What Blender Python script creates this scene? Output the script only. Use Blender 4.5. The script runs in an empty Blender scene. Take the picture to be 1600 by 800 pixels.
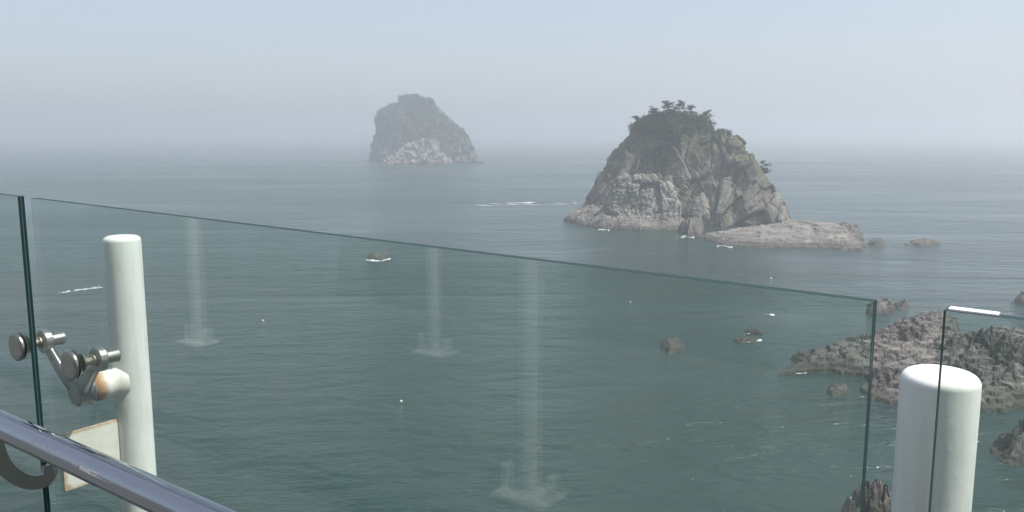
import bpy, bmesh, math, random
import numpy as np
from mathutils import Vector, Matrix

# ------------------------------------------------------------------ camera
sc = bpy.context.scene
F, CX, CY, YH, EYE = 1311.0, 800.0, 400.0, 206.0, 28.0      # pixels of the 1600x800 photograph
PITCH = math.atan((CY - YH) / F)
cam_d = bpy.data.cameras.new('camera')
cam = bpy.data.objects.new('camera', cam_d)
sc.collection.objects.link(cam)
cam.location = (0, 0, EYE)
cam.rotation_euler = (math.pi / 2 - PITCH, 0, 0)
cam_d.sensor_width = 36.0
cam_d.lens = 36.0 * F / 1600.0
cam_d.clip_start = 0.05
cam_d.clip_end = 30000
sc.camera = cam

# ------------------------------------------------------------------ sky, sun, exposure
SUN_AZ, SUN_EL = math.radians(103), math.radians(60)         # azimuth from +Y (view) towards +X (right)
w = bpy.data.worlds.new('World'); sc.world = w; w.use_nodes = True
nt = w.node_tree; nt.nodes.clear()
out = nt.nodes.new('ShaderNodeOutputWorld'); bg = nt.nodes.new('ShaderNodeBackground')
sky = nt.nodes.new('ShaderNodeTexSky'); sky.sky_type = 'NISHITA'; sky.sun_disc = False
sky.sun_elevation = SUN_EL; sky.sun_rotation = SUN_AZ
sky.air_density = 1.0; sky.dust_density = 2.0; sky.ozone_density = 3.0; sky.altitude = 0
bg.inputs['Strength'].default_value = 0.105
veil = nt.nodes.new('ShaderNodeMix'); veil.data_type = 'RGBA'          # thin even high cloud
veil.inputs[0].default_value = 0.5; veil.inputs[7].default_value = (4.4, 4.6, 4.95, 1)
nt.links.new(sky.outputs[0], veil.inputs[6]); nt.links.new(veil.outputs[2], bg.inputs[0]); nt.links.new(bg.outputs[0], out.inputs[0])
sl = bpy.data.lights.new('sun', 'SUN'); sl.energy = 4.5; sl.angle = math.radians(0.6); sl.color = (1.0, 0.955, 0.89)
so = bpy.data.objects.new('sun', sl); sc.collection.objects.link(so)
sdir = Vector((math.sin(SUN_AZ) * math.cos(SUN_EL), math.cos(SUN_AZ) * math.cos(SUN_EL), math.sin(SUN_EL)))
so.rotation_euler = sdir.to_track_quat('Z', 'Y').to_euler()
so.location = (60, 20, 90)
sc.view_settings.view_transform = 'Standard'
sc.view_settings.look = 'None'
sc.view_settings.exposure = 0.64
sc.view_settings.gamma = 1.0
sc.view_settings.use_curve_mapping = False
sc.render.engine = 'CYCLES'
sc.cycles.use_denoising = True
sc.cycles.max_bounces = 8
sc.cycles.volume_bounces = 2
sc.cycles.transparent_max_bounces = 24
sc.cycles.caustics_reflective = False
sc.cycles.caustics_refractive = False
sc.cycles.sample_clamp_indirect = 4.0

# ------------------------------------------------------------------ pixels to places
ca, sa = math.cos(PITCH), math.sin(PITCH)
FWD = Vector((0, ca, -sa)); UPV = Vector((0, sa, ca)); CAM = Vector((0, 0, EYE))
def ray(x, y): return (Vector((1, 0, 0)) * (x - CX) + UPV * (CY - y) + FWD * F).normalized()
def on_z(x, y, z=0.0):
    d = ray(x, y); return CAM + d * ((z - EYE) / d.z)
def on_y(x, y, Y):
    d = ray(x, y); return CAM + d * (Y / d.y)
def on_plane(x, y, p, n):
    d = ray(x, y); return CAM + d * ((p - CAM).dot(n) / d.dot(n))

# ------------------------------------------------------------------ numpy noise
def _h(ix, iy, iz, seed):
    h = (ix.astype(np.int64) * 374761393 + iy.astype(np.int64) * 668265263 + iz.astype(np.int64) * 2147483647 + seed * 974634777) & 0xffffffff
    h = ((h ^ (h >> 13)) * 1274126177) & 0xffffffff
    h = ((h ^ (h >> 16)) * 2246822519) & 0xffffffff
    return ((h ^ (h >> 15)) & 0xffffff) / float(0xffffff)
def vnoise(p, seed=0):
    i = np.floor(p).astype(np.int64); f = p - i; f = f * f * f * (f * (f * 6 - 15) + 10)
    r = 0
    for a in (0, 1):
        for b in (0, 1):
            for c in (0, 1):
                wgt = (f[:, 0] if a else 1 - f[:, 0]) * (f[:, 1] if b else 1 - f[:, 1]) * (f[:, 2] if c else 1 - f[:, 2])
                r = r + wgt * _h(i[:, 0] + a, i[:, 1] + b, i[:, 2] + c, seed)
    return r * 2 - 1
def fbm(p, oct=4, seed=0, gain=0.5):
    s, a, q = 0, 1.0, p.copy()
    for k in range(oct):
        s = s + a * vnoise(q, seed + k * 17); a *= gain; q = q * 2.03 + 11.3
    return s
def voro(p, seed=0):
    i = np.floor(p).astype(np.int64)
    n = len(p); f1 = np.full(n, 1e9); f2 = np.full(n, 1e9); best = np.zeros((n, 3)); cell = np.zeros((n, 3), np.int64)
    for a in (-1, 0, 1):
        for b in (-1, 0, 1):
            for c in (-1, 0, 1):
                jx, jy, jz = i[:, 0] + a, i[:, 1] + b, i[:, 2] + c
                s = np.stack([jx + _h(jx, jy, jz, seed), jy + _h(jx, jy, jz, seed + 1), jz + _h(jx, jy, jz, seed + 2)], 1)
                d = np.sqrt(((p - s) ** 2).sum(1))
                m = d < f1
                f2 = np.where(m, f1, np.minimum(f2, d)); f1 = np.where(m, d, f1)
                best[m] = (p - s)[m]; cell[m] = np.stack([jx, jy, jz], 1)[m]
    return f1, f2, best, cell
def facets(p, seed=0, tilt=0.8, crack=0.3, cw=0.12):
    """blocky broken-rock relief, about -1..1"""
    f1, f2, d, c = voro(p, seed)
    r = _h(c[:, 0], c[:, 1], c[:, 2], seed + 5) - 0.5
    t = np.stack([_h(c[:, 0], c[:, 1], c[:, 2], seed + 7 + k) - 0.5 for k in range(3)], 1)
    return r + tilt * (d * t).sum(1) * 2 - crack * np.clip(1 - (f2 - f1) / cw, 0, 1)

# ------------------------------------------------------------------ mesh helpers
COL = sc.collection
def tag(o, label=None, cat=None, group=None, kind=None):
    if label: o['label'] = label
    if cat: o['category'] = cat
    if group: o['group'] = group
    if kind: o['kind'] = kind
    return o
def link(name, me, mat=None, parent=None, smooth=False):
    o = bpy.data.objects.new(name, me); COL.objects.link(o)
    if mat is not None and not me.materials:
        for m in (mat if isinstance(mat, (list, tuple)) else [mat]): me.materials.append(m)
    if parent: o.parent = parent; o.matrix_parent_inverse = Matrix.Translation(-parent.location)
    me.polygons.foreach_set('use_smooth', [bool(smooth)] * len(me.polygons))
    return o
def empty(name, loc):
    o = bpy.data.objects.new(name, None); COL.objects.link(o); o.location = loc; o.empty_display_size = 0.2
    return o
def np_mesh(name, V, Fc):
    me = bpy.data.meshes.new(name)
    V = np.asarray(V, np.float32); Fc = np.asarray(Fc, np.int32); k = Fc.shape[1]
    me.vertices.add(len(V)); me.vertices.foreach_set('co', V.ravel())
    me.loops.add(Fc.size); me.loops.foreach_set('vertex_index', Fc.ravel())
    me.polygons.add(len(Fc)); me.polygons.foreach_set('loop_start', np.arange(0, Fc.size, k, dtype=np.int32))
    me.update(calc_edges=True); me.validate(); return me
def bm_mesh(name, bm, bevel=0.0, seg=2):
    if bevel:
        es = [e for e in bm.edges if len(e.link_faces) == 2 and e.calc_face_angle(0) > 0.6]
        bmesh.ops.bevel(bm, geom=es, offset=bevel, segments=seg, affect='EDGES', profile=0.5, clamp_overlap=True)
    bmesh.ops.recalc_face_normals(bm, faces=bm.faces)
    me = bpy.data.meshes.new(name); bm.to_mesh(me); bm.free(); return me
def lathe(bm, p, axis, prof, seg=40):
    """profile [(distance along axis, radius)] turned about axis"""
    axis = axis.normalized(); u = axis.orthogonal().normalized(); v = axis.cross(u)
    rings = []
    for (h, r) in prof:
        c = p + axis * h
        if r < 1e-6: rings.append([bm.verts.new(c)])
        else: rings.append([bm.verts.new(c + (u * math.cos(2 * math.pi * k / seg) + v * math.sin(2 * math.pi * k / seg)) * r) for k in range(seg)])
    for a, b in zip(rings, rings[1:]):
        for k in range(seg):
            k2 = (k + 1) % seg
            if len(a) == 1 and len(b) == 1: continue
            if len(a) == 1: bm.faces.new((a[0], b[k], b[k2]))
            elif len(b) == 1: bm.faces.new((a[k], a[k2], b[0]))
            else: bm.faces.new((a[k], a[k2], b[k2], b[k]))
def sweep(bm, pts, size, right=None, seg=16, flat=None):
    """tube (radius list) or flat bar (half-width, half-thickness) along pts"""
    rings = []
    n = len(pts)
    for i, p in enumerate(pts):
        tn = (pts[min(i + 1, n - 1)] - pts[max(i - 1, 0)]).normalized()
        r_ = right if right is not None else tn.orthogonal()
        a = (r_ - tn * r_.dot(tn)).normalized(); b = tn.cross(a)
        s = size[i] if isinstance(size, (list, tuple)) else size
        if flat:
            hw, ht = flat[i] if isinstance(flat, list) else flat
            q = [(-hw, -ht), (hw, -ht), (hw, ht), (-hw, ht)]
            rings.append([bm.verts.new(p + a * x + b * y) for x, y in q])
        else:
            rings.append([bm.verts.new(p + (a * math.cos(2 * math.pi * k / seg) + b * math.sin(2 * math.pi * k / seg)) * s) for k in range(seg)])
    for A, B in zip(rings, rings[1:]):
        m = len(A)
        for k in range(m): bm.faces.new((A[k], A[(k + 1) % m], B[(k + 1) % m], B[k]))
    bm.faces.new(rings[0][::-1]); bm.faces.new(rings[-1])

# ------------------------------------------------------------------ materials
class NT:
    def __init__(s, name):
        s.m = bpy.data.materials.new(name); s.m.use_nodes = True; s.t = s.m.node_tree; s.t.nodes.clear()
        s.out = s.n('ShaderNodeOutputMaterial')
    def n(s, ty, **kw):
        nd = s.t.nodes.new(ty)
        for k, v in kw.items(): setattr(nd, k, v)
        return nd
    def l(s, a, b): s.t.links.new(a, b)
    def put(s, sock, v):
        if hasattr(v, 'is_output'): s.l(v, sock)
        else: sock.default_value = v
    def pos(s, scale=(1, 1, 1)):
        g = s.n('ShaderNodeNewGeometry'); mp = s.n('ShaderNodeMapping'); mp.inputs['Scale'].default_value = scale
        s.l(g.outputs['Position'], mp.inputs['Vector']); return mp.outputs[0]
    def noise(s, vec, scale, detail=4, rough=0.55, dist=0.0):
        nd = s.n('ShaderNodeTexNoise'); s.l(vec, nd.inputs['Vector'])
        nd.inputs['Scale'].default_value = scale; nd.inputs['Detail'].default_value = detail
        nd.inputs['Roughness'].default_value = rough; nd.inputs['Distortion'].default_value = dist
        return nd.outputs['Fac']
    def ramp(s, f, stops):
        r = s.n('ShaderNodeValToRGB'); e = r.color_ramp.elements
        while len(e) > 1: e.remove(e[-1])
        for i, (p, c) in enumerate(stops):
            el = e[0] if i == 0 else e.new(p)
            el.position = p; el.color = (*c, 1) if not isinstance(c, (int, float)) else (c, c, c, 1)
        s.l(f, r.inputs[0]); return r.outputs[0]
    def mix(s, f, a, b, mode='MIX'):
        m = s.n('ShaderNodeMix', data_type='RGBA', blend_type=mode)
        s.put(m.inputs[0], f)
        for k, v in ((6, a), (7, b)):
            s.put(m.inputs[k], v if hasattr(v, 'is_output') else (*v, 1))
        return m.outputs[2]
    def math(s, op, a, b=0.0, clamp=False):
        m = s.n('ShaderNodeMath', operation=op, use_clamp=clamp); s.put(m.inputs[0], a); s.put(m.inputs[1], b); return m.outputs[0]
    def sep(s, v, k):
        x = s.n('ShaderNodeSeparateXYZ'); s.l(v, x.inputs[0]); return x.outputs[k]
    def bump(s, h, strength=0.3, distance=0.1, normal=None):
        b = s.n('ShaderNodeBump'); b.inputs['Strength'].default_value = strength; b.inputs['Distance'].default_value = distance
        s.l(h, b.inputs['Height'])
        if normal is not None: s.l(normal, b.inputs['Normal'])
        return b.outputs[0]
    def bsdf(s, color, rough=0.6, metal=0.0, normal=None, spec=0.5, ior=None, coat=0.0):
        b = s.n('ShaderNodeBsdfPrincipled')
        s.put(b.inputs['Base Color'], color if hasattr(color, 'is_output') else (*color, 1))
        s.put(b.inputs['Roughness'], rough); s.put(b.inputs['Metallic'], metal); b.inputs['Specular IOR Level'].default_value = spec
        if ior: b.inputs['IOR'].default_value = ior
        if coat: b.inputs['Coat Weight'].default_value = coat
        if normal is not None: s.l(normal, b.inputs['Normal'])
        return b.outputs[0]
    def done(s, sh): s.l(sh, s.out.inputs['Surface']); return s.m

def mat_rock(name, light, mid, dark, moss=0.0, moss_z=(0, 1), wet=1.3, scale=1.0, guano=0.0, streak=1.0):
    N = NT(name); P = N.pos(); PV = N.pos((1, 1, 0.22))
    big = N.noise(P, 0.16 * scale, 5, 0.62)
    vert = N.noise(PV, 0.75 * scale, 6, 0.68, 0.6)
    fine = N.noise(P, 2.2 * scale, 6, 0.7)
    c = N.ramp(big, [(0.3, dark), (0.5, mid), (0.68, light)])
    c = N.mix(N.math('MULTIPLY', N.ramp(vert, [(0.42, 0.0), (0.62, 1.0)]), 0.55 * streak), c, tuple(x * 0.42 for x in dark))
    c = N.mix(N.ramp(fine, [(0.5, 0.0), (0.72, 0.55)]), c, light)
    c = N.mix(N.ramp(N.noise(P, 5.5 * scale, 4, 0.7), [(0.52, 0.0), (0.7, 0.6)]), c, tuple(x * 0.5 for x in mid))
    z = N.sep(N.pos(), 2)
    if moss:
        g = N.n('ShaderNodeNewGeometry'); up = N.sep(g.outputs['Normal'], 2)
        mn = N.noise(P, 0.3 * scale, 6, 0.7)
        zz = N.math('DIVIDE', N.math('SUBTRACT', z, moss_z[0]), moss_z[1] - moss_z[0], True)
        f = N.math('ADD', N.math('ADD', N.math('MULTIPLY', up, 0.35), N.math('MULTIPLY', mn, 1.3)), N.math('MULTIPLY', zz, 0.55))
        f = N.ramp(f, [(0.80, 0.0), (1.0, 1.0)])
        mc = N.mix(N.noise(P, 1.7 * scale, 4), (0.035, 0.05, 0.022), (0.10, 0.115, 0.05))
        c = N.mix(N.math('MULTIPLY', f, moss), c, mc)
    if guano:
        gz = N.math('ADD', N.math('DIVIDE', z, guano), N.math('MULTIPLY', N.noise(P, 0.25 * scale, 5), 0.9))
        c = N.mix(N.ramp(gz, [(0.0, 0.0), (1.0, 0.0)]), c, (0.6, 0.58, 0.54))
    if wet:
        wz = N.math('ADD', N.math('DIVIDE', z, wet), N.math('MULTIPLY', N.math('SUBTRACT', N.noise(P, 0.6 * scale, 4), 0.5), 1.6))
        f = N.ramp(wz, [(0.35, 1.0), (1.0, 0.0)])
        c = N.mix(N.math('MULTIPLY', f, 0.85), c, (0.045, 0.042, 0.032))
        rough = N.math('SUBTRACT', 0.92, N.math('MULTIPLY', f, 0.45))
    else: rough = 0.92
    nb = N.bump(N.math('ADD', fine, vert), 0.9, 0.35 / scale)
    return N.done(N.bsdf(c, rough, 0, nb, 0.25))

M_ROCK = mat_rock('granite_cliff', (0.36, 0.33, 0.295), (0.225, 0.207, 0.186), (0.115, 0.11, 0.102), moss=0.8, moss_z=(10, 34))
M_LEDGE = mat_rock('pale_ledge_rock', (0.31, 0.285, 0.26), (0.19, 0.175, 0.16), (0.105, 0.10, 0.095), wet=1.6, streak=0.6)
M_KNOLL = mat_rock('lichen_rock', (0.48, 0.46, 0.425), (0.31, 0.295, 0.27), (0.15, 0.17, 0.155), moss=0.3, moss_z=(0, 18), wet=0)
M_REEF = mat_rock('reef_rock', (0.29, 0.27, 0.245), (0.135, 0.128, 0.118), (0.065, 0.063, 0.058), wet=1.2, scale=1.6)
M_FAR = mat_rock('far_rock', (0.36, 0.33, 0.30), (0.24, 0.22, 0.205), (0.11, 0.11, 0.105), moss=1.0, moss_z=(5, 40), wet=2.0, scale=0.5)
M_FARL = mat_rock('far_pale_rock', (0.42, 0.37, 0.34), (0.31, 0.28, 0.255), (0.17, 0.16, 0.15), wet=2.0, scale=0.5, streak=0.6)

def mat_leaf(name, a, b, c):
    N = NT(name); g = N.n('ShaderNodeNewGeometry')
    col = N.ramp(g.outputs['Random Per Island'], [(0.0, a), (0.55, b), (1.0, c)])
    d = N.bsdf(col, 0.7, 0, None, 0.25)
    tr = N.n('ShaderNodeBsdfTranslucent'); N.l(col, tr.inputs[0])
    m = N.n('ShaderNodeMixShader'); m.inputs[0].default_value = 0.22; N.l(d, m.inputs[1]); N.l(tr.outputs[0], m.inputs[2])
    return N.done(m.outputs[0])
M_PINE = mat_leaf('pine_needles', (0.018, 0.032, 0.014), (0.035, 0.055, 0.022), (0.06, 0.085, 0.035))
M_SHRUB = mat_leaf('shrub_leaves', (0.022, 0.036, 0.016), (0.045, 0.065, 0.026), (0.085, 0.10, 0.04))
N = NT('pine_bark'); M_BARK = N.done(N.bsdf(N.mix(N.noise(N.pos(), 6), (0.05, 0.035, 0.025), (0.11, 0.08, 0.06)), 0.9))

def mat_sea():
    N = NT('sea_water')
    g = N.n('ShaderNodeNewGeometry'); mp = N.n('ShaderNodeMapping'); mp.inputs['Rotation'].default_value = (0, 0, math.radians(-14)); mp.inputs['Scale'].default_value = (0.55, 1, 1)
    N.l(g.outputs['Position'], mp.inputs[0]); V = mp.outputs[0]
    swell = N.noise(V, 0.07, 2, 0.5, 0.3); mid = N.noise(V, 0.24, 3, 0.55, 0.4); chop = N.noise(V, 0.62, 5, 0.6, 0.35); rip = N.noise(V, 2.4, 4, 0.6, 0.5)
    mp2 = N.n('ShaderNodeMapping'); mp2.inputs['Scale'].default_value = (0.004, 0.017, 1); mp2.inputs['Rotation'].default_value = (0, 0, math.radians(-9))
    N.l(g.outputs['Position'], mp2.inputs[0])
    wind = N.ramp(N.noise(mp2.outputs[0], 1.0, 5, 0.6, 0.6), [(0.36, 0.12), (0.62, 1.0)])
    h = N.math('ADD', N.math('MULTIPLY', swell, 1.1), N.math('MULTIPLY', N.math('ADD', N.math('ADD', N.math('MULTIPLY', mid, 1.6), N.math('MULTIPLY', chop, 0.95)), N.math('MULTIPLY', rip, 0.2)), wind))
    nb = N.bump(h, 1.0, 1.0)
    mp3 = N.n('ShaderNodeMapping'); mp3.inputs['Scale'].default_value = (0.011, 0.011, 1); N.l(g.outputs['Position'], mp3.inputs[0])
    c = N.mix(N.noise(mp3.outputs[0], 1.0, 3), (0.012, 0.033, 0.031), (0.019, 0.046, 0.042))
    yy = N.math('DIVIDE', N.math('SUBTRACT', N.sep(g.outputs['Position'], 1), 60), 420, True)      # unresolved far waves read as roughness
    return N.done(N.bsdf(c, N.math('ADD', N.math('ADD', 0.05, N.math('MULTIPLY', wind, 0.05)), N.math('MULTIPLY', N.math('POWER', yy, 0.6), 0.21)), 0, nb, 0.5, 1.33))
M_SEA = mat_sea()
N = NT('sea_foam'); M_FOAM = N.done(N.bsdf((0.78, 0.80, 0.79), 0.8))

def mat_paint():
    N = NT('white_post_paint'); P = N.pos(); PV = N.pos((1, 1, 0.12))
    c = N.mix(N.ramp(N.noise(PV, 26, 5, 0.65), [(0.46, 0.0), (0.72, 0.7)]), (0.80, 0.80, 0.775), (0.62, 0.615, 0.57))
    c = N.mix(N.ramp(N.noise(P, 55, 4, 0.6), [(0.62, 0.0), (0.75, 0.35)]), c, (0.52, 0.49, 0.42))
    return N.done(N.bsdf(c, 0.36, 0, N.bump(N.noise(P, 35, 3), 0.06, 0.01), 0.5))
M_PAINT = mat_paint()
def mat_rusty():
    N = NT('rust_stained_white_paint'); P = N.pos()
    at = N.n('ShaderNodeAttribute', attribute_name='rust')
    f = N.math('MULTIPLY', at.outputs['Fac'], N.math('ADD', 0.35, N.math('MULTIPLY', N.noise(P, 48, 5, 0.7, 0.6), 1.5)))
    f2 = N.ramp(f, [(0.28, 0.0), (0.55, 0.75), (0.9, 1.0)])
    rust = N.mix(N.noise(P, 90, 4), (0.33, 0.14, 0.04), (0.52, 0.30, 0.12))
    c = N.mix(N.ramp(N.noise(P, 20, 4), [(0.4, 0.0), (0.8, 0.5)]), (0.78, 0.76, 0.70), (0.62, 0.58, 0.48))
    return N.done(N.bsdf(N.mix(f2, c, rust), 0.5, 0, N.bump(N.noise(P, 60, 3), 0.1, 0.004)))
M_RUST = mat_rusty()
def mat_steel(name, col, r0, r1, sc_=(1, 1, 1)):
    N = NT(name); P = N.pos(sc_)
    sp = N.ramp(N.noise(P, 70, 5, 0.7), [(0.55, 0.0), (0.75, 1.0)])
    c = N.mix(N.math('MULTIPLY', sp, 0.5), col, tuple(x * 0.55 for x in col))
    r = N.math('ADD', r0, N.math('MULTIPLY', N.noise(P, 25, 4), r1 - r0))
    return N.done(N.bsdf(c, r, 1.0, N.bump(N.noise(P, 30, 2), 0.03, 0.01)))
M_STEEL = mat_steel('weathered_stainless', (0.36, 0.345, 0.325), 0.22, 0.42)
M_CHROME = mat_steel('polished_handrail', (0.38, 0.39, 0.43), 0.02, 0.08)
N = NT('brass_bolt'); M_BRASS = N.done(N.bsdf((0.42, 0.385, 0.30), 0.32, 1.0))
N = NT('button_gasket'); M_RUBBER = N.done(N.bsdf((0.02, 0.02, 0.02), 0.6))

def mat_glass():
    N = NT('railing_glass'); P = N.pos()
    geo = N.n('ShaderNodeNewGeometry')
    ior = N.math('ADD', 1.5, N.math('MULTIPLY', geo.outputs['Backfacing'], 1 / 1.5 - 1.5))
    fr = N.n('ShaderNodeFresnel'); N.l(ior, fr.inputs['IOR'])
    tr = N.n('ShaderNodeBsdfTransparent'); tr.inputs[0].default_value = (0.905, 0.952, 0.93, 1)
    gl = N.n('ShaderNodeBsdfGlossy'); gl.inputs['Roughness'].default_value = 0.003
    m = N.n('ShaderNodeMixShader'); N.l(fr.outputs[0], m.inputs[0]); N.l(tr.outputs[0], m.inputs[1]); N.l(gl.outputs[0], m.inputs[2])
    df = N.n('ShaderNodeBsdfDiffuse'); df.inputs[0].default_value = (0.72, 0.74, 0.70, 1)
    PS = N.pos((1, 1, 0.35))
    dirt_and_sheen = N.ramp(N.noise(PS, 1.5, 5, 0.55, 1.2), [(0.42, 0.004), (0.66, 0.085)])  # smudges, strengthened to suggest broad pale reflections
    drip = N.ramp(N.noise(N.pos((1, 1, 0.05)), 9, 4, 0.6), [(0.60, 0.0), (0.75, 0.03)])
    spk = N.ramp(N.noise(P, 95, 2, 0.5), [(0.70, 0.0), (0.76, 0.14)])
    dirt_and_sheen = N.math('ADD', N.math('ADD', dirt_and_sheen, drip), spk)
    m2 = N.n('ShaderNodeMixShader'); N.l(dirt_and_sheen, m2.inputs[0]); N.l(m.outputs[0], m2.inputs[1]); N.l(df.outputs[0], m2.inputs[2])
    return N.done(m2.outputs[0])
M_GLASS = mat_glass()
N = NT('glass_cut_edge'); M_GEDGE = N.done(N.bsdf((0.008, 0.026, 0.026), 0.5, 0, None, 0.1, 1.5))
N = NT('glass_interlayer'); M_GMID = N.done(N.bsdf((0.05, 0.085, 0.08), 0.5, 0, None, 0.2))
N = NT('pale_edge_gleam'); M_STRIP = N.done(N.bsdf((0.75, 0.77, 0.76), 0.25))
N = NT('dull_post_paint'); M_GREY = N.done(N.bsdf(N.mix(N.noise(N.pos(), 8, 4), (0.56, 0.57, 0.56), (0.68, 0.69, 0.67)), 0.5))
N = NT('deck_steel_plate'); M_DECK = N.done(N.bsdf(N.mix(N.noise(N.pos(), 3, 5), (0.07, 0.08, 0.08), (0.12, 0.125, 0.12)), 0.6))

# ------------------------------------------------------------------ the sea
def grid_sheet(name, x0, x1, y0, y1, nx, ny, z):
    X, Y = np.meshgrid(np.linspace(x0, x1, nx), np.linspace(y0, y1, ny))
    V = np.stack([X.ravel(), Y.ravel(), np.full(X.size, z)], 1)
    i = (np.arange(ny - 1)[:, None] * nx + np.arange(nx - 1)[None, :]).ravel()
    return np_mesh(name, V, np.stack([i, i + 1, i + nx + 1, i + nx], 1))
tag(link('sea', grid_sheet('sea', -7000, 7000, -1500, 9000, 15, 15, 0.0), M_SEA), kind='structure')

# ------------------------------------------------------------------ headland behind the walkway, unseen, added to dim sky light from behind
N = NT('shading_headland_ground'); P = N.pos()
M_HEAD = N.done(N.bsdf(N.ramp(N.noise(P, 0.5, 6, 0.7), [(0.35, (0.035, 0.05, 0.022)), (0.55, (0.07, 0.085, 0.04)), (0.72, (0.20, 0.18, 0.15))]), 0.9, 0, N.bump(N.noise(P, 1.5, 6, 0.7), 0.8, 0.4), 0.2))
def shading_headland():
    nx, ny = 150, 100
    X, Y = np.meshgrid(np.linspace(-130, 110, nx), np.linspace(-9, -150, ny)); p3 = np.stack([X.ravel(), Y.ravel(), 0 * X.ravel()], 1)
    d = -9 - p3[:, 1]; edge = 6 * fbm(p3 / 18, 3, 501)
    h = 26 + 2.5 * fbm(p3 / 14, 5, 502) + np.clip(d - 3, 0, 60) * 0.55
    h = np.where(d + edge * 0.3 < 1.5, -2, h); h *= np.clip((125 - np.abs(p3[:, 0] + 10)) / 25, -0.05, 1)
    i = (np.arange(ny - 1)[:, None] * nx + np.arange(nx - 1)[None, :]).ravel()
    p3[:, 2] = h
    return np_mesh('shading_headland', p3, np.stack([i, i + nx, i + nx + 1, i + 1], 1))
tag(link('shading_headland', shading_headland(), M_HEAD), kind='structure')

# ------------------------------------------------------------------ islands
def dome(name, prof_l, prof_r, Yc, kb, skew, mat, rows, cols, z0, seed, amps, cell, parent=None, lean=0.0, power=2.3):
    """closed rock mass: left and right outlines (photo pixels at depth Yc) give its width at each height"""
    L = np.array([(p.x, p.z) for p in (on_y(x, y, Yc) for x, y in prof_l)]); R = np.array([(p.x, p.z) for p in (on_y(x, y, Yc) for x, y in prof_r)])
    L = L[np.argsort(L[:, 1])]; R = R[np.argsort(R[:, 1])]
    zt = max(L[-1, 1], R[-1, 1])
    tt = np.linspace(0, 1, rows); zs = z0 + (zt - z0) * (1 - (1 - tt) ** 1.25)
    xl = np.interp(zs, L[:, 1], L[:, 0]); xr = np.interp(zs, R[:, 1], R[:, 0])
    c = (xl + xr) / 2; a = np.maximum((xr - xl) / 2, 0.02); a[-1] = 0.02
    cm = c[0]
    th = np.linspace(0, 2 * np.pi, cols, endpoint=False)
    cs, sn = np.cos(th), np.sin(th)
    sx = np.sign(cs) * np.abs(cs) ** (2 / power); sy = np.sign(sn) * np.abs(sn) ** (2 / power)
    X = c[:, None] + a[:, None] * sx[None]; Zg = np.repeat(zs[:, None], cols, 1)
    Y = Yc + a[:, None] * kb * sy[None] - skew * (X - cm) + lean * (Zg - z0)
    P = np.stack([X, Y, Zg], -1)
    du = np.roll(P, -1, 1) - np.roll(P, 1, 1); dv = np.gradient(P, axis=0)
    nrm = np.cross(du, dv); nrm /= np.linalg.norm(nrm, axis=-1, keepdims=True) + 1e-9
    q = P.reshape(-1, 3); nf = nrm.reshape(-1, 3)
    A = np.array([1, 1, 0.5])
    warp = np.stack([fbm(q / (cell * 1.4), 3, seed + 90 + k) for k in range(3)], 1) * cell * 0.13
    qq = (q + warp) * A
    d = amps[0] * facets(qq / cell, seed, 1.1, 0.25, 0.07) + amps[1] * facets(qq / (cell * 0.38) + 3.1, seed + 40, 1.2, 0.2, 0.08) \
        + amps[2] * facets(q / (cell * 0.15) + 7.7, seed + 60, 0.9, 0.3) + amps[3] * fbm(q / (cell * 0.3), 4, seed + 70)
    # upright joints
    jn = np.abs(vnoise(q * np.array([1, 1, 0.12]) / (cell * 0.55), seed + 77)); d -= amps[1] * 0.9 * np.clip(1 - jn / 0.10, 0, 1)
    q2 = q + nf * d[:, None]
    q2[:, 2] = np.minimum(q2[:, 2], zt + amps[0])
    i = np.arange(rows - 1)[:, None] * cols; j = np.arange(cols)[None]; j2 = (j + 1) % cols
    Fq = np.stack([(i + j).ravel(), (i + j2).ravel(), (i + cols + j2).ravel(), (i + cols + j).ravel()], 1)
    o = link(name, np_mesh(name, q2, Fq), mat, parent)
    return o, q2, nf

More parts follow.
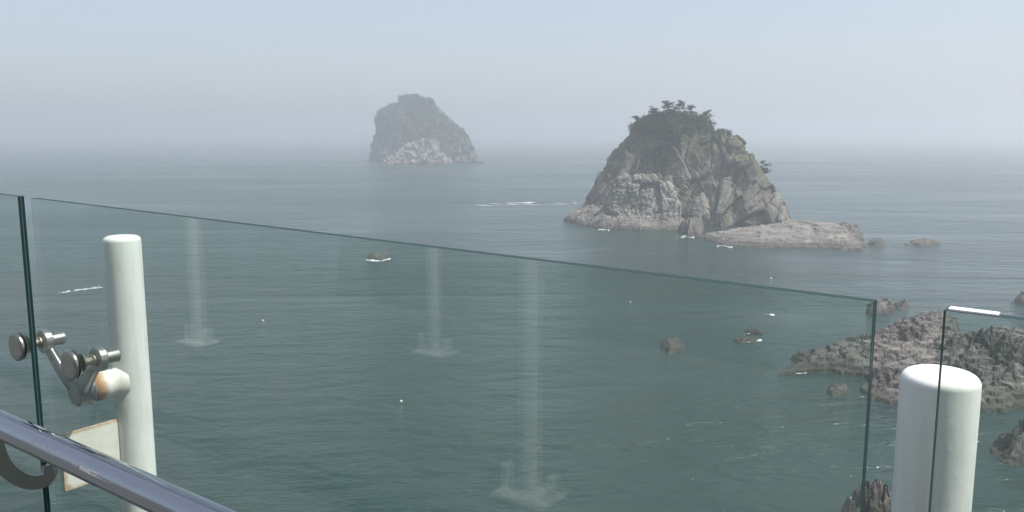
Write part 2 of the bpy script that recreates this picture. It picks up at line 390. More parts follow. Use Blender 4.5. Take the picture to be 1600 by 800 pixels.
def poly_dist(P, poly):
    """signed distance to a polygon, positive inside"""
    n = len(poly); d = np.full(len(P), 1e9); ins = np.zeros(len(P), bool)
    for k in range(n):
        a = poly[k]; b = poly[(k + 1) % n]; ab = b - a; t = np.clip(((P - a) @ ab) / (ab @ ab + 1e-12), 0, 1)
        d = np.minimum(d, np.linalg.norm(P - a - t[:, None] * ab, axis=1))
        cr = ((a[1] > P[:, 1]) != (b[1] > P[:, 1])); xx = (b[0] - a[0]) * (P[:, 1] - a[1]) / (b[1] - a[1] + 1e-12) + a[0]
        ins ^= cr & (P[:, 0] < xx)
    return np.where(ins, d, -d)
def reef(name, px, hmax, rim, step, seed, mat, parent=None, cell=3.0, rough=0.5, terrace=0.0, edge=0.8, tops=None, z0=0.0, tilt=(0, 0)):
    """low rock: outline given in photo pixels on the water, broken blocky top"""
    poly = np.array([[p.x, p.y] for p in (on_z(x, y, z0) for x, y in px)])
    lo, hi = poly.min(0) - 2 * edge - step, poly.max(0) + 2 * edge + step
    nx, ny = int((hi[0] - lo[0]) / step) + 2, int((hi[1] - lo[1]) / step) + 2
    X, Y = np.meshgrid(lo[0] + np.arange(nx) * step, lo[1] + np.arange(ny) * step)
    p2 = np.stack([X.ravel(), Y.ravel()], 1); p3 = np.concatenate([p2, np.zeros((len(p2), 1))], 1)
    d = poly_dist(p2, poly) + edge * fbm(p3 / (edge * 3.0), 4, seed)
    base = np.clip(d / rim, 0, 1); base = base * (2 - base)
    n1 = facets(p3 / cell, seed + 3, 0.7, 0.3, 0.16); n2 = facets(p3 / (cell * 0.4) + 5, seed + 13, 0.7, 0.3, 0.18); n3 = fbm(p3 / (cell * 0.22), 4, seed + 23)
    hh = np.full(len(p2), float(hmax))
    if tops:
        hh *= 0.35
        for (tx, ty, th, tr) in tops:
            c = on_z(tx, ty, z0); hh = np.maximum(hh, th * np.exp(-((p2[:, 0] - c.x) ** 2 + (p2[:, 1] - c.y) ** 2) / (tr * tr)))
    ctr = poly.mean(0); tl = 1 + (p2 - ctr) @ np.array(tilt)
    h = hh * base * np.clip(tl, 0.2, 2) * (1 + rough * (0.75 * n1 + 0.4 * n2 + 0.35 * n3))
    if terrace:
        k = h / terrace + 0.25 * fbm(p3 / 6, 3, seed + 50); h = terrace * (np.floor(k) + np.clip((k - np.floor(k)) * 3.5, 0, 1)) * 0.65 + h * 0.35
    h = np.where(d > 0, np.maximum(h, 0.04) , np.maximum(d * 1.5, -0.7)) + z0
    V = np.concatenate([p2, h[:, None]], 1); V[:, :2] += step * 0.35 * np.stack([vnoise(p3 / step * 0.7, seed + 81), vnoise(p3 / step * 0.7, seed + 82)], 1)
    i = (np.arange(ny - 1)[:, None] * nx + np.arange(nx - 1)[None, :]).ravel()
    Fq = np.stack([i, i + 1, i + nx + 1, i + nx], 1)
    keep = (h[Fq] - z0).max(1) > -0.65
    Fq = Fq[keep]; used, inv = np.unique(Fq, return_inverse=True)
    return link(name, np_mesh(name, V[used], inv.reshape(-1, 4)), mat, parent)

# --- near island
YI = 265.0
c0 = on_y(1065, 350, YI); isl = empty('rocky_island', (c0.x, c0.y, 0))
tag(isl, 'large dome-shaped rock island with pines and scrub on its crown', 'island')
main, mq, mn_ = dome('cliff_dome',
    [(905, 356), (915, 338), (925, 316), (940, 290), (955, 265), (967, 247), (980, 227), (990, 213), (1000, 203), (1012, 195), (1025, 188), (1045, 183)],
    [(1224, 360), (1217, 345), (1208, 328), (1198, 312), (1189, 294), (1180, 272), (1172, 252), (1165, 234), (1152, 214), (1140, 204), (1120, 198), (1095, 192), (1060, 184)],
    YI, 0.40, 0.5, M_ROCK, 150, 560, -2.0, 11, (2.1, 0.85, 0.24, 0.2), 10.5, isl, lean=0.22)
reef('left_ledge', [(880, 345), (900, 350), (930, 357), (1000, 360), (1056, 360), (1075, 353), (1070, 335), (1000, 330), (940, 332), (905, 338)], 4.0, 7.5, 0.28, 5, M_LEDGE, isl, cell=4.0, rough=0.3, terrace=0.7, edge=1.0)
dome('lit_knoll', [(940, 332), (947, 318), (951, 305), (958, 292), (968, 280), (978, 273), (990, 271)], [(1056, 332), (1053, 318), (1050, 303), (1045, 290), (1035, 285), (1022, 276), (1005, 271), (990, 270.5)],
     251.0, 0.45, 0.15, M_KNOLL, 70, 240, 1.0, 23, (1.2, 0.45, 0.18, 0.15), 5.5, isl)
reef('right_shelf', [(1085, 371), (1110, 377), (1135, 385), (1200, 388), (1270, 388), (1300, 388), (1316, 392), (1345, 391), (1352, 383), (1340, 378), (1348, 370), (1330, 362), (1290, 356), (1250, 352), (1215, 354), (1190, 360), (1140, 364)],
     1.7, 5.5, 0.33, 9, M_LEDGE, isl, cell=6.0, rough=0.30, terrace=0.6, edge=1.0, tilt=(0.004, 0.012))
reef('shore_boulder', [(1062, 364), (1075, 369), (1098, 367), (1098, 358), (1085, 355), (1066, 357)], 3.4, 2.2, 0.28, 15, M_REEF, isl, cell=3.0, rough=0.35)
reef('shore_boulder', [(1205, 357), (1222, 359), (1232, 355), (1224, 349), (1208, 350)], 4.2, 2.5, 0.28, 19, M_REEF, isl, cell=3.0, rough=0.4)
reef('shore_boulder', [(1300, 366), (1335, 372), (1348, 364), (1330, 357), (1305, 358)], 2.3, 3, 0.28, 29, M_REEF, isl, cell=3.0, rough=0.4)

# --- far island
YF = 800.0
cf = on_y(655, 243, YF); fisl = empty('distant_island', (cf.x, cf.y, 0))
tag(fisl, 'faint distant rock island fading into haze behind the nearer one', 'island')
fm, fq, fn_ = dome('cliff_dome', [(572, 252), (576, 244), (580, 232), (584, 220), (588, 210), (588, 196), (589, 184), (593, 176), (604, 170), (614, 167), (624, 166), (626, 159), (632, 155), (640, 154)],
     [(750, 254), (744, 240), (738, 228), (729, 214), (716, 201), (700, 187), (689, 175), (683, 169), (677, 160), (669, 155), (660, 154)],
     YF, 0.5, 0.1, M_FAR, 110, 320, -3, 34, (2.6, 2.6, 1.2, 1.0), 22, fisl)
dome('pale_apron', [(592, 258), (604, 252), (614, 244), (625, 234), (638, 226), (650, 222)], [(702, 258), (700, 250), (692, 241), (680, 231), (668, 223), (655, 219), (650, 219)],
     742, 0.7, 0.2, M_FARL, 50, 160, -2, 37, (4.5, 2.8, 1.2, 1.2), 13, fisl)
dome('lower_spur', [(690, 254), (700, 240), (712, 228), (720, 222)], [(752, 252), (745, 243), (738, 234), (729, 225), (722, 222)], 770, 0.6, 0.1, M_FAR, 40, 120, -2, 41, (3, 2, 1, 1), 12, fisl)
bp = on_y(687, 184, YF); bm = bmesh.new(); lathe(bm, Vector((bp.x, bp.y, bp.z - 2)), Vector((0, 0, 1)), [(0, 1.0), (0.4, 0.55), (7.5, 0.4), (8, 0.8), (9.4, 0.8), (10.2, 0)], 12)
tag(link('beacon_post', bm_mesh('beacon_post', bm), M_PAINT), 'thin upright beacon post on the right slope of the distant island', 'beacon')
pl = on_y(709, 190, YF); pt = empty('viewing_platform', pl)
bm = bmesh.new(); bmesh.ops.create_cube(bm, size=1, matrix=Matrix.Translation(pl) @ Matrix.Diagonal((10, 6, 0.8, 1))); link('slab', bm_mesh('slab', bm), M_PAINT, pt)
for k in (-4.2, 0, 4.2):
    bm = bmesh.new(); sweep(bm, [pl + Vector((k, -2, 2.6)), pl + Vector((k, -2, -8))], 0.35, seg=8); link('post', bm_mesh('post', bm), M_PAINT, pt)
tag(pt, 'small platform on posts at the right flank of the distant island', 'platform')

# ------------------------------------------------------------------ vegetation
rng = np.random.default_rng(5)
def leaf_quads(C, size, flat=0.0):
    n = len(C); u = rng.normal(size=(n, 3)); u[:, 2] *= 1 - flat; u /= np.linalg.norm(u, axis=1, keepdims=True)
    t = rng.normal(size=(n, 3)); v = np.cross(u, t); v /= np.linalg.norm(v, axis=1, keepdims=True) + 1e-9
    s = (size * rng.uniform(0.55, 1.3, n))[:, None]; u = u * s; v = v * s * 0.55
    V = np.stack([C - u, C + v, C + u, C - v], 1).reshape(-1, 3)
    return V, np.arange(4 * n).reshape(-1, 4)
def shrub_mass(name, q, nf, weight, count, size, lift, mat, label, parent_loc=None):
    """scrub that nobody could count: leaf clumps over part of the rock"""
    wgt = np.clip(weight, 0, None); idx = rng.choice(len(q), count, p=wgt / wgt.sum())
    h = 0.5 + 0.5 * fbm(q[idx] / (lift * 1.8), 3, 7)
    C = q[idx] + nf[idx] * 0.2 + np.array([0, 0, 1]) * (rng.uniform(0, 1, count) ** 0.7 * lift * np.clip(h, 0.1, 1.3))[:, None] + rng.normal(size=(count, 3)) * lift * 0.22
    V, Fq = leaf_quads(C, size)
    return tag(link(name, np_mesh(name, V, Fq), mat), label, 'shrubs', kind='stuff')
def pix(q):
    r = q - np.array([0, 0, EYE]); dep = r @ np.array(FWD); return CX + F * r[:, 0] / dep, CY - F * (r @ np.array(UPV)) / dep
mx, my = pix(mq)
up = mn_[:, 2]
nz = fbm(mq / 5.0, 4, 3)
crown = np.clip((222 + 16 * nz - 0.28 * np.abs(mx - 1030) - my) / 10, 0, 1) * (mx < 1128)
shrub_mass('shrubs', mq, mn_, crown * (0.4 + up.clip(0)), 26000, 0.34, 2.6, M_SHRUB, 'dark scrub covering the crown of the near island')
patch = np.clip(1 - ((mx - 1042) / 42) ** 2 - ((my - 243) / 24) ** 2, 0, 1) * (nz > -0.15) + 0.5 * (nz > 0.35) * (my < 300) * (mx > 990) * (mx < 1150) + 0.6 * (my < 212) * (mx > 1100) * (nz > 0)
shrub_mass('ground_cover', mq, mn_, patch, 9000, 0.24, 0.7, M_SHRUB, 'green creeping growth on the near island cliff below the scrub')
fx, fy = pix(fq); fz = fbm(fq / 14, 4, 9)
shrub_mass('shrubs', fq, fn_, np.clip((222 + 12 * fz - fy) / 8, 0, 1) * (0.3 + fn_[:, 2].clip(0)), 14000, 0.8, 1.8, M_SHRUB, 'scrub on the top and sides of the distant hazy island')

def pine(px, py, Y, h, lean, seed, label, spread=1.0):
    R = random.Random(seed); b = on_y(px, py, Y); root = empty('pine_tree', b)
    tag(root, label, 'tree', 'pines on the near island')
    bm = bmesh.new(); pts = [b + Vector((lean * h * t * t, 0, h * t - 0.5 * (1 - t))) + Vector((R.uniform(-.08, .08), R.uniform(-.08, .08), 0)) * h * t for t in [k / 6 for k in range(7)]]
    sweep(bm, pts, [h * 0.035 * (1 - 0.8 * k / 6) for k in range(7)], seg=7)
    cl = []
    for k in range(13):
        t = R.uniform(0.35, 1.0); i = min(int(t * 6), 5); p = pts[i].lerp(pts[i + 1], t * 6 - i)
        an = R.uniform(0, 2 * math.pi); ln = h * spread * R.uniform(0.18, 0.42) * (1.15 - 0.6 * t)
        e = p + Vector((math.cos(an) * ln + lean * 0.5 * ln, math.sin(an) * ln, R.uniform(0.0, 0.25) * ln))
        sweep(bm, [p, p.lerp(e, 0.5) + Vector((0, 0, 0.06 * ln)), e], [h * 0.014, h * 0.010, h * 0.005], seg=5)
        cl += [(e, ln), (p.lerp(e, 0.6), ln * 0.7)]
    cl.append((pts[-1], h * 0.22))
    link('trunk', bm_mesh('trunk', bm), M_BARK, root)
    C = []
    for e, ln in cl:
        n = 34; off = rng.normal(size=(n, 3)) * np.array([0.34, 0.34, 0.15]) * max(ln, 0.35 * h * 0.4)
        C.append(np.array(e)[None] + off + np.array([0, 0, 0.05 * h]))
    V, Fq = leaf_quads(np.concatenate(C), 0.055 * h, 0.4)
    link('crown', np_mesh('crown', V, Fq), M_PINE, root)
def surf_y(px, py):
    d = np.hypot(mx - px, my - py) + 1e3 * (mq[:, 1] > YI + 20); k = np.argmin(d); return float(mq[k, 1])
for a in [(1004, 206, 4.6, -0.5, 1, 'windswept pine leaning left from the upper left shoulder of the near island', 1.0),
          (1022, 190, 4.4, -0.25, 2, 'pine left of the tallest tree on the near island crown', 1.2),
          (1044, 182, 4.6, -0.12, 3, 'tallest pine on the summit of the near island', 1.2),
          (1060, 181, 4.4, 0.1, 4, 'pine just right of the tallest tree on the near island', 1.2),
          (1078, 185, 3.8, 0.15, 6, 'rounded pine right of the summit pair on the near island', 1.3),
          (1103, 195, 4.2, 0.2, 7, 'bushy pine at the right end of the crown scrub', 1.3),
          (1182, 282, 5.6, 0.4, 8, 'lone pine clinging to the right cliff of the near island', 1.2)]:
    pine(a[0], a[1], surf_y(a[0], a[1]), a[2], a[3], a[4], a[5], a[6])

# ------------------------------------------------------------------ rocks in the water
def rock(px, h, rim, step, seed, label, **kw):
    o = reef('sea_rock', px, h, rim, step, seed, kw.pop('mat', M_REEF), **kw); return tag(o, label, 'rock', 'rocks standing in the water')
rock([(574, 404), (590, 407), (608, 405), (608, 400), (592, 398), (578, 399)], 0.95, 2.2, 0.2, 101, 'small dark rock awash alone left of centre, seen just under the glass edge', cell=2.0, rough=0.2)
rock([(1030, 548), (1045, 553), (1060, 549), (1068, 541), (1058, 536), (1040, 536), (1032, 541)], 0.85, 1.6, 0.12, 103, 'dark squat rock alone in the water through the glass, below the near island', cell=1.4, rough=0.3)
rock([(1136, 533), (1160, 536), (1188, 534), (1185, 529), (1160, 530)], 0.5, 0.8, 0.12, 105, 'thin low rock barely above the water through the glass', cell=1.2)
rock([(1168, 520), (1185, 521), (1188, 516), (1175, 515)], 0.5, 0.8, 0.12, 106, 'tiny low rock behind the thin awash rock', cell=1.0)
rock([(1285, 613), (1300, 619), (1322, 615), (1326, 607), (1308, 604), (1290, 606)], 0.75, 1.2, 0.11, 107, 'small dark rock just below the left tip of the shore reef', cell=1.3)
rock([(1356, 382), (1368, 385), (1384, 383), (1385, 378), (1370, 376), (1358, 377)], 1.0, 2, 0.22, 109, 'small rock off the right end of the island shelf', cell=2.2)
rock([(1416, 382), (1440, 384), (1466, 382), (1464, 378), (1440, 377), (1420, 379)], 0.8, 1.6, 0.22, 111, 'long low rock farthest out to the right of the near island', cell=2.0)
rock([(1582, 473), (1600, 478), (1625, 474), (1622, 464), (1600, 463)], 1.8, 2, 0.2, 113, 'rock cut off by the right edge of the picture above the last pane', cell=2.0)
rock([(1355, 490), (1378, 492), (1398, 489), (1402, 481), (1385, 476), (1360, 478)], 1.4, 1.6, 0.15, 115, 'rock beyond the end of the middle pane', cell=1.8, terrace=0.4)
rock([(1398, 483), (1412, 485), (1423, 482), (1420, 477), (1402, 477)], 0.9, 1.2, 0.15, 116, 'small rock touching the water beside the one beyond the middle pane', cell=1.4)
rock([(1554, 715), (1575, 726), (1600, 728), (1640, 720), (1640, 690), (1605, 684), (1570, 692), (1556, 703)], 3.4, 1.6, 0.1, 117, 'jagged grey rock at the right edge beside the white post', cell=1.6, rough=0.7, tops=[(1606, 706, 3.3, 3.0)])
rock([(1322, 800), (1345, 806), (1400, 815), (1420, 800), (1405, 782), (1375, 772), (1345, 780)], 1.7, 1.3, 0.09, 119, 'broken dark rock at the bottom edge left of the white post', cell=1.3, rough=0.8)

reef_root = reef('shore_reef', [(1220, 587), (1250, 583), (1300, 583), (1340, 590), (1352, 612), (1380, 628), (1420, 632), (1500, 640), (1640, 640), (1720, 600), (1720, 545), (1640, 525), (1560, 522), (1500, 528), (1480, 522), (1498, 508), (1500, 498), (1470, 494), (1430, 496), (1412, 506), (1398, 520), (1370, 530), (1330, 540), (1270, 552), (1248, 560), (1255, 572), (1235, 580)],
     3.6, 3.2, 0.17, 121, M_REEF, cell=3.4, rough=0.5, terrace=0.55, edge=1.1,
     tops=[(1320, 570, 1.6, 7), (1390, 560, 2.3, 8), (1430, 540, 2.4, 7), (1440, 512, 1.7, 7), (1385, 610, 2.0, 5), (1545, 575, 3.9, 8), (1600, 590, 3.6, 10), (1470, 590, 2.2, 7)])
tag(reef_root, 'broad broken rock reef spreading left from the right edge behind the white post', 'reef')

# ------------------------------------------------------------------ foam and floats
def foam(px, thr, seed, step=0.16, sc_=0.9, stretch=1.0, z=0.06):
    poly = np.array([[p.x, p.y] for p in (on_z(x, y) for x, y in px)]); lo, hi = poly.min(0), poly.max(0)
    X, Y = np.meshgrid(np.arange(lo[0], hi[0], step), np.arange(lo[1], hi[1], step)); p2 = np.stack([X.ravel(), Y.ravel()], 1)
    d = poly_dist(p2, poly); p3 = np.concatenate([p2 * np.array([1 / stretch, 1]), np.zeros((len(p2), 1))], 1)
    k = (fbm(p3 / sc_, 4, seed) > thr) & (d > 0); c = p2[k]; n = len(c)
    if n == 0: return np.zeros((0, 3)), np.zeros((0, 4), int)
    s = step * 0.62; th = rng.uniform(0, 6.28, n); ux = np.stack([np.cos(th), np.sin(th), 0 * th], 1) * s; vx = np.stack([-np.sin(th), np.cos(th), 0 * th], 1) * s
    C = np.concatenate([c, np.full((n, 1), z) + 0.02 * rng.uniform(size=(n, 1))], 1)
    return np.stack([C - ux - vx, C + ux - vx, C + ux + vx, C - ux + vx], 1).reshape(-1, 3), np.arange(4 * n).reshape(-1, 4)
FV, FF, base = [], [], 0
for a in [([(570, 408), (590, 409), (610, 407), (610, 404), (575, 404)], 0.0, 1), ([(1150, 531), (1190, 531), (1190, 534), (1160, 536)], 0.2, 2, 0.12),
          ([(935, 360), (952, 361), (952, 358), (935, 358)], 0.35, 4, 0.2), ([(1058, 372), (1085, 373), (1085, 369), (1058, 368)], 0.45, 5, 0.2), ([(1120, 386), (1145, 388), (1145, 384), (1120, 384)], 0.45, 6, 0.2),
          ([(1228, 584), (1262, 588), (1260, 582), (1225, 580)], 0.25, 7, 0.1), ([(1305, 538), (1330, 538), (1326, 545), (1305, 546)], 0.3, 8, 0.1),
          ([(1318, 796), (1340, 802), (1350, 790), (1340, 776), (1330, 778)], 0.25, 9, 0.06, 0.5), ([(1375, 800), (1402, 805), (1410, 785), (1385, 768), (1365, 770)], 0.35, 10, 0.06, 0.5),
          ([(735, 318), (800, 316), (900, 313), (905, 319), (820, 321), (740, 322)], 0.62, 11, 0.22, 1.6, 4.0), ([(90, 457), (125, 452), (160, 447), (160, 450), (125, 455), (92, 459)], 0.1, 12, 0.07, 0.5),
          ([(1150, 520), (1168, 525), (1180, 518), (1165, 514)], 0.45, 14, 0.12), ([(1195, 494), (1210, 494), (1210, 490), (1195, 490)], 0.5, 15, 0.1)]:
    V, Q = foam(a[0], a[1], a[2], *(a[3:]))
    FV.append(V); FF.append(Q + base); base += len(V)
tag(link('sea_foam', np_mesh('sea_foam', np.concatenate(FV), np.concatenate(FF)), M_FOAM), 'thin white foam around the rocks and on the water', 'foam', kind='stuff')
def float_buoy(px, py, r, label):
    p = on_z(px, py); bm = bmesh.new()
    lathe(bm, Vector((p.x, p.y, -0.35 * r)), Vector((0, 0, 1)), [(0, 0), (0.0, 0.6 * r), (0.35 * r, 0.98 * r), (0.7 * r, 0.92 * r), (1.1 * r, 0.55 * r), (1.2 * r, 0.18 * r), (1.5 * r, 0.16 * r), (1.55 * r, 0)], 14)
    tag(link('net_float', bm_mesh('net_float', bm), M_PAINT, smooth=True), label, 'float', 'white floats on the water')
float_buoy(411, 501, 0.17, 'white float seen through the left half of the middle pane')
float_buoy(627, 627, 0.15, 'lowest white float seen through the middle pane')
float_buoy(985, 472, 0.17, 'white float seen through the glass above the squat dark rock')
float_buoy(1205, 435, 0.2, 'white float on open water above the glass on the right')

# ------------------------------------------------------------------ the railing
G_L = on_z(42.5, 308.0, EYE - 0.232); G_R = on_z(1421, 476.5, EYE - 0.266)
T3 = (G_R - G_L).normalized(); T = Vector((T3.x, T3.y, 0)).normalized(); NRM = Vector((-T.y, T.x, 0)); Z = Vector((0, 0, 1))
if NRM.y < 0: NRM = -NRM
SPAN = (G_R - G_L).length; TH = 0.022; GAP = 0.10; DECK_Z = EYE - 1.62
def pane(a, b, label, clear_start=False):
    """laminated pane between two distances along the rail line"""
    A = G_L + T3 * a; B = G_L + T3 * b; bz = DECK_Z - 0.12
    bm = bmesh.new(); h = TH / 2; ml = 0.0016
    offs = [-h, -ml, ml, h]
    top = [[bm.verts.new(P + NRM * o) for o in offs] for P in (A, B)]
    bot = [[bm.verts.new(Vector((P.x, P.y, bz)) + NRM * o) for o in offs] for P in (A, B)]
    def f(v, m): bm.faces.new(v).material_index = m
    f((bot[0][0], bot[1][0], top[1][0], top[0][0]), 0); f((top[0][3], top[1][3], bot[1][3], bot[0][3]), 0)
    for k in range(3):
        m = 2 if k == 1 else 1
        f((top[0][k], top[1][k], top[1][k + 1], top[0][k + 1]), m); f((bot[0][k], bot[0][k + 1], bot[1][k + 1], bot[1][k]), m)
        f((top[0][k], top[0][k + 1], bot[0][k + 1], bot[0][k]), 0 if clear_start else m); f((top[1][k], bot[1][k], bot[1][k + 1], top[1][k + 1]), m)
    o = link('glass_pane', bm_mesh('glass_pane', bm), [M_GLASS, M_GEDGE, M_GMID]); return tag(o, label, 'glass pane', 'glass panes of the railing')
pane(-SPAN + GAP / 2, -GAP / 2, 'glass railing pane cut off by the left edge of the picture')
pane(GAP / 2, SPAN - GAP / 2, 'wide glass railing pane filling the middle of the picture', True)
rp = pane(SPAN + GAP / 2, 2 * SPAN - GAP / 2, 'glass railing pane at the right edge in front of the thick post')
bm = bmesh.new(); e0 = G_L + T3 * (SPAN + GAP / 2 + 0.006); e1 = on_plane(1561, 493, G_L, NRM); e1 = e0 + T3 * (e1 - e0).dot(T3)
sweep(bm, [e0 + Z * 0.0025, e1 + Z * 0.0025], 1, right=NRM, flat=(0.0116, 0.0014)); link('edge_gleam_strip', bm_mesh('edge_gleam_strip', bm, 0.001), M_STRIP, rp)  # pale strip put in for the bright gleam along this top edge

S_OUT = 0.34; PR = 0.070
def post(G, label, POST_TOP):
    c = G + NRM * S_OUT; c.z = DECK_Z
    topz = EYE - POST_TOP; root = empty('railing_post', c); tag(root, label, 'post', 'white railing posts')
    H = topz - DECK_Z + 0.5; bm = bmesh.new()
    prof = [(0, 0), (0, PR)] + [(H * k / 12 , PR) for k in range(1, 12)] + [(H - 0.021, PR)] + [(H - 0.021 + 0.021 * math.sin(a), PR - 0.024 + 0.024 * math.cos(a)) for a in [math.pi / 2 * k / 7 for k in range(1, 8)]] + [(H + 0.002, PR * 0.35), (H + 0.003, 0)]
    lathe(bm, Vector((c.x, c.y, DECK_Z - 0.5)), Z, prof, 64); link('shaft', bm_mesh('shaft', bm), M_PAINT, root, smooth=True)
    # stub, hub and two-armed spider
    gz = lambda n_off, t_off, z: Vector((G.x, G.y, 0)) + NRM * n_off + T * t_off + Z * z
    hubz = G_HUB.z
    hub_t = 0.0
    bm = bmesh.new(); a0 = gz(S_OUT - PR * 0.6, hub_t, hubz); ln = 0.155 - PR * 0.4
    lathe(bm, a0, -NRM, [(0, 0.0662), (0.03, 0.0635), (0.035, 0.0566), (ln * 0.6, 0.0552), (ln, 0.0552), (ln, 0)], 32)
    me = bm_mesh('stub', bm); at = me.attributes.new('rust', 'FLOAT', 'POINT')
    at.data.foreach_set('value', [max(0.0, min(1.0, ((v.co - a0).dot(-NRM) - 0.45 * ln) / (0.5 * ln))) for v in me.vertices])
    link('stub', me, M_RUST, root, smooth=True)
    hub0 = a0 - NRM * (ln + 0.001)
    bm = bmesh.new(); lathe(bm, hub0, -NRM, [(0, 0), (0, 0.0593), (0.006, 0.0607), (0.012, 0.0566), (0.055, 0.0566), (0.062, 0.0497), (0.064, 0)], 32)
    link('hub', bm_mesh('hub', bm), M_STEEL, root, smooth=False)
    for (tb, zb) in SPIDER:
        boss = gz(0.075, tb, hubz + zb); hubc = hub0 - NRM * 0.035
        bm = bmesh.new(); mid = hubc.lerp(boss, 0.5) - Z * 0.012 - NRM * 0.006
        sweep(bm, [hubc, hubc.lerp(mid, 0.6), mid, mid.lerp(boss, 0.6), boss], 1, right=NRM, flat=[(0.020, 0.034), (0.017, 0.028), (0.013, 0.022), (0.012, 0.019), (0.012, 0.022)])
        arm = link('spider_arm', bm_mesh('spider_arm', bm, 0.006), M_STEEL, root, smooth=True)
        bm = bmesh.new(); lathe(bm, boss - NRM * 0.014, NRM, [(0, 0), (0, 0.0414), (0.003, 0.0455), (0.026, 0.0455), (0.030, 0.0414), (0.030, 0)], 32)
        link('boss', bm_mesh('boss', bm), M_STEEL, arm)
        bm = bmesh.new(); lathe(bm, boss + NRM * 0.0165, NRM, [(0, 0.0242), (0.052, 0.0242), (0.055, 0.0207), (0.055, 0)], 24)
        link('sleeve', bm_mesh('sleeve', bm), M_STEEL, arm, smooth=False)
        bp_ = gz(0.0, tb, hubz + zb)
        bm = bmesh.new(); lathe(bm, bp_ + NRM * (TH / 2 + 0.001), NRM, [(0, 0), (0, 0.0331), (0.006, 0.0304), (0.010, 0.0179), (0.035, 0.0152), (0.040, 0.0221), (0.049, 0.0221), (0.049, 0)], 18)
        bo = link('bolt', bm_mesh('bolt', bm), M_BRASS, root, smooth=False)
        bm = bmesh.new(); lathe(bm, bp_ - NRM * (TH / 2 + 0.0085), -NRM, [(0, 0), (0, 0.0511), (0.002, 0.0552), (0.011, 0.0552), (0.015, 0.0497), (0.0165, 0.0414), (0.0165, 0.0055), (0.0145, 0.0041), (0.0145, 0)], 40)
        btn = link('button', bm_mesh('button', bm), M_STEEL, root, smooth=False)
        bm = bmesh.new(); lathe(bm, bp_ - NRM * (TH / 2 + 0.001), -NRM, [(0, 0), (0, 0.0497), (0.004, 0.0524), (0.006, 0.0524), (0.006, 0)], 36); link('gasket', bm_mesh('gasket', bm), M_RUBBER, btn)
    # bracket fin reaching in to the gap
    z1, z0_ = FIN_Z; n0, n1 = S_OUT - PR * 0.9, 0.045
    bm = bmesh.new(); q = [gz(n0, 0, z1), gz(n1, 0, z1), gz(n1, 0, z0_), gz(n0, 0, z0_)]
    vs = [[bm.verts.new(p + T * s) for p in q] for s in (-0.006, 0.006)]
    bm.faces.new(vs[0]); bm.faces.new(vs[1][::-1])
    for k in range(4): bm.faces.new((vs[0][k], vs[1][k], vs[1][(k + 1) % 4], vs[0][(k + 1) % 4]))
    bmesh.ops.subdivide_edges(bm, edges=bm.edges[:], cuts=6, use_grid_fill=True)
    me = bm_mesh('bracket_fin', bm); at = me.attributes.new('rust', 'FLOAT', 'POINT'); g0 = Vector((G.x, G.y, 0))
    def rv(v):
        nn = (v - g0).dot(NRM); e = min(abs(v.z - z1), abs(v.z - z0_) * 1.0, abs(nn - n1)); return max(0.0, 0.50 - e / 0.05)
    at.data.foreach_set('value', [rv(v.co) for v in me.vertices]); link('bracket_fin', me, M_RUST, root)
    return root
# heights of the fittings read off the left post
PC = G_L + NRM * S_OUT
G_HUB = on_plane(140, 612, G_L + NRM * 0.15, NRM)
SPIDER = []
for (x, y) in ((70, 533), (154, 561)):
    p = on_plane(x, y, G_L + NRM * 0.075, NRM); SPIDER.append(((p - G_L).dot(T), p.z - G_HUB.z))
FIN_Z = (on_plane(188, 664, G_L + NRM * 0.24, NRM).z, on_plane(101, 766, G_L + NRM * 0.05, NRM).z)
post(G_L, 'white post with steel spider fitting on the left behind the glass', 0.405)
post(G_R, 'thick white post with rounded top close by at the lower right', 0.452)

# handrail inside the glass
HQ = 0.18
h0 = on_plane(0, 663, G_L - NRM * HQ, NRM); hr = empty('handrail', h0); tag(hr, 'polished steel handrail tube crossing the lower left corner', 'handrail')
HR = 0.5 * 47 / F * (h0 - CAM).dot(FWD) / 1.12
bm = bmesh.new(); N_ = 24
sweep(bm, [h0 + T * (-2.5 + 6.5 * k / N_) + Vector((0, 0, 0.0)) for k in range(N_ + 1)], HR, right=Z, seg=48); link('tube', bm_mesh('tube', bm), M_CHROME, hr, smooth=True)
def hook(c, off):
    # curved flat strap from under the tube round to the gap between the panes
    s = c + T * off; dz = FIN_Z[0] * 0.55 + FIN_Z[1] * 0.45 - s.z; pts = []
    for k in range(15):
        a = math.pi * (0.0 + k / 14); r = (HQ - 0.0) / 2
        pts.append(s + NRM * (r - r * math.cos(a)) * 1.0 - Z * (HR * 0.7 + 0.13 * math.sin(a) ** 0.7) + Z * (dz + HR * 0.7) * (k / 14))
    bm = bmesh.new(); sweep(bm, pts, 1, right=T, flat=(0.008, 0.026)); link('bracket', bm_mesh('bracket', bm, 0.002), M_STEEL, hr, smooth=False)
for G in (G_L, G_R):
    hook(h0 + T * (G - h0).dot(T), 0.0)

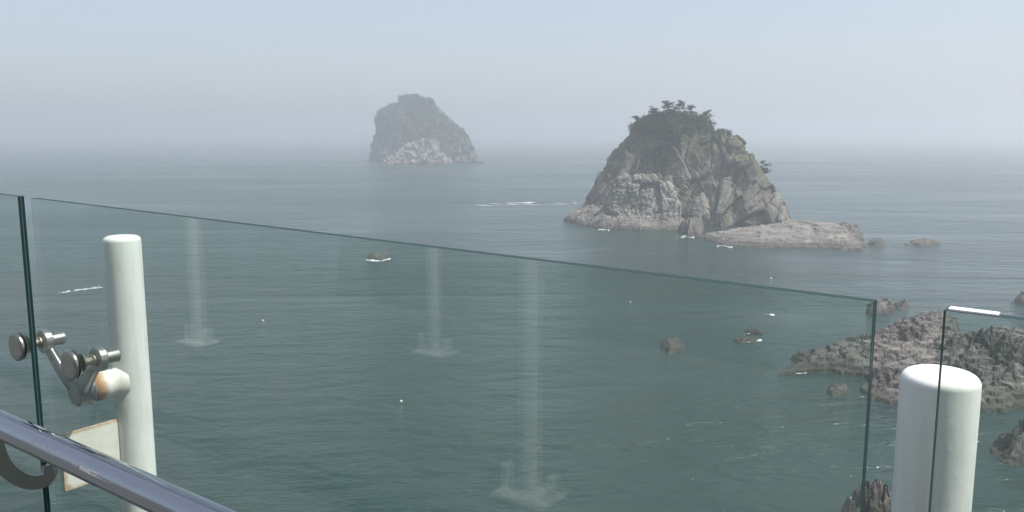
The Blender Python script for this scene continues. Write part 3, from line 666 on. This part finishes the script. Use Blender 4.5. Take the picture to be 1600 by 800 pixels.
def far_post(px, py, label):
    # stands on the other side of the deck; found from its mirror image in the glass
    v = on_z(px, py, DECK_Z); b = v - NRM * 2 * (v - G_L).dot(NRM); b.z = DECK_Z; root = empty('railing_post', b); tag(root, label, 'post', 'pale posts across the deck')
    bm = bmesh.new(); lathe(bm, b + Z * 0.021, Z, [(0, 0), (0, 0.044), (1.16, 0.044), (1.18, 0.034), (1.185, 0)], 32); link('shaft', bm_mesh('shaft', bm), M_GREY, root, smooth=False)
    bm = bmesh.new(); bmesh.ops.create_cube(bm, size=1, matrix=Matrix.Translation(b + Z * 0.011) @ Matrix.Rotation(math.atan2(T.y, T.x), 4, 'Z') @ Matrix.Diagonal((0.28, 0.20, 0.018, 1))); link('base_plate', bm_mesh('base_plate', bm, 0.004), M_GREY, root)
    for sx in (-1, 1):
        bm = bmesh.new(); lathe(bm, b + T * 0.125 * sx + Z * 0.021, Z, [(0, 0), (0, 0.022), (0.10, 0.022), (0.115, 0.012), (0.115, 0)], 14); link('anchor', bm_mesh('anchor', bm), M_GREY, root)
for a in ((680, 552, 'pale post reflected faintly in the glass left of its centre'), (312, 536, 'pale post reflected faintly near the left post'), (828, 775, 'pale post reflected faintly at the bottom centre of the glass')): far_post(*a)

# deck of the walkway and the posts of its other side (they show as reflections in the glass)
def on_line(tt, nn, z): return Vector((G_L.x, G_L.y, 0)) + T * tt + NRM * nn + Z * z
bm = bmesh.new(); q = [on_line(-7, -0.03, DECK_Z), on_line(9, -0.03, DECK_Z), on_line(9, -4.2, DECK_Z), on_line(-7, -4.2, DECK_Z)]
up_ = [bm.verts.new(p) for p in q]; dn = [bm.verts.new(p - Z * 0.25) for p in q]
bm.faces.new(up_); bm.faces.new(dn[::-1])
for k in range(4): bm.faces.new((up_[k], dn[k], dn[(k + 1) % 4], up_[(k + 1) % 4]))
tag(link('walkway_deck', bm_mesh('walkway_deck', bm, 0.01), M_DECK), kind='structure')

# ------------------------------------------------------------------ haze
N = NT('sea_haze'); N.t.nodes.remove(N.out); N.out = N.n('ShaderNodeOutputMaterial')
pv = N.n('ShaderNodeVolumePrincipled'); pv.inputs['Color'].default_value = (0.935, 0.962, 0.995, 1); pv.inputs['Density'].default_value = 0.00115; pv.inputs['Anisotropy'].default_value = 0.58
N.l(pv.outputs[0], N.out.inputs['Volume'])
bm = bmesh.new(); bmesh.ops.create_cube(bm, size=1, matrix=Matrix.Translation((0, 3750, 35.5)) @ Matrix.Diagonal((14400, 10900, 73, 1)))
tag(link('haze', bm_mesh('haze', bm), N.m), 'pale sea haze over the water', 'haze', kind='stuff')
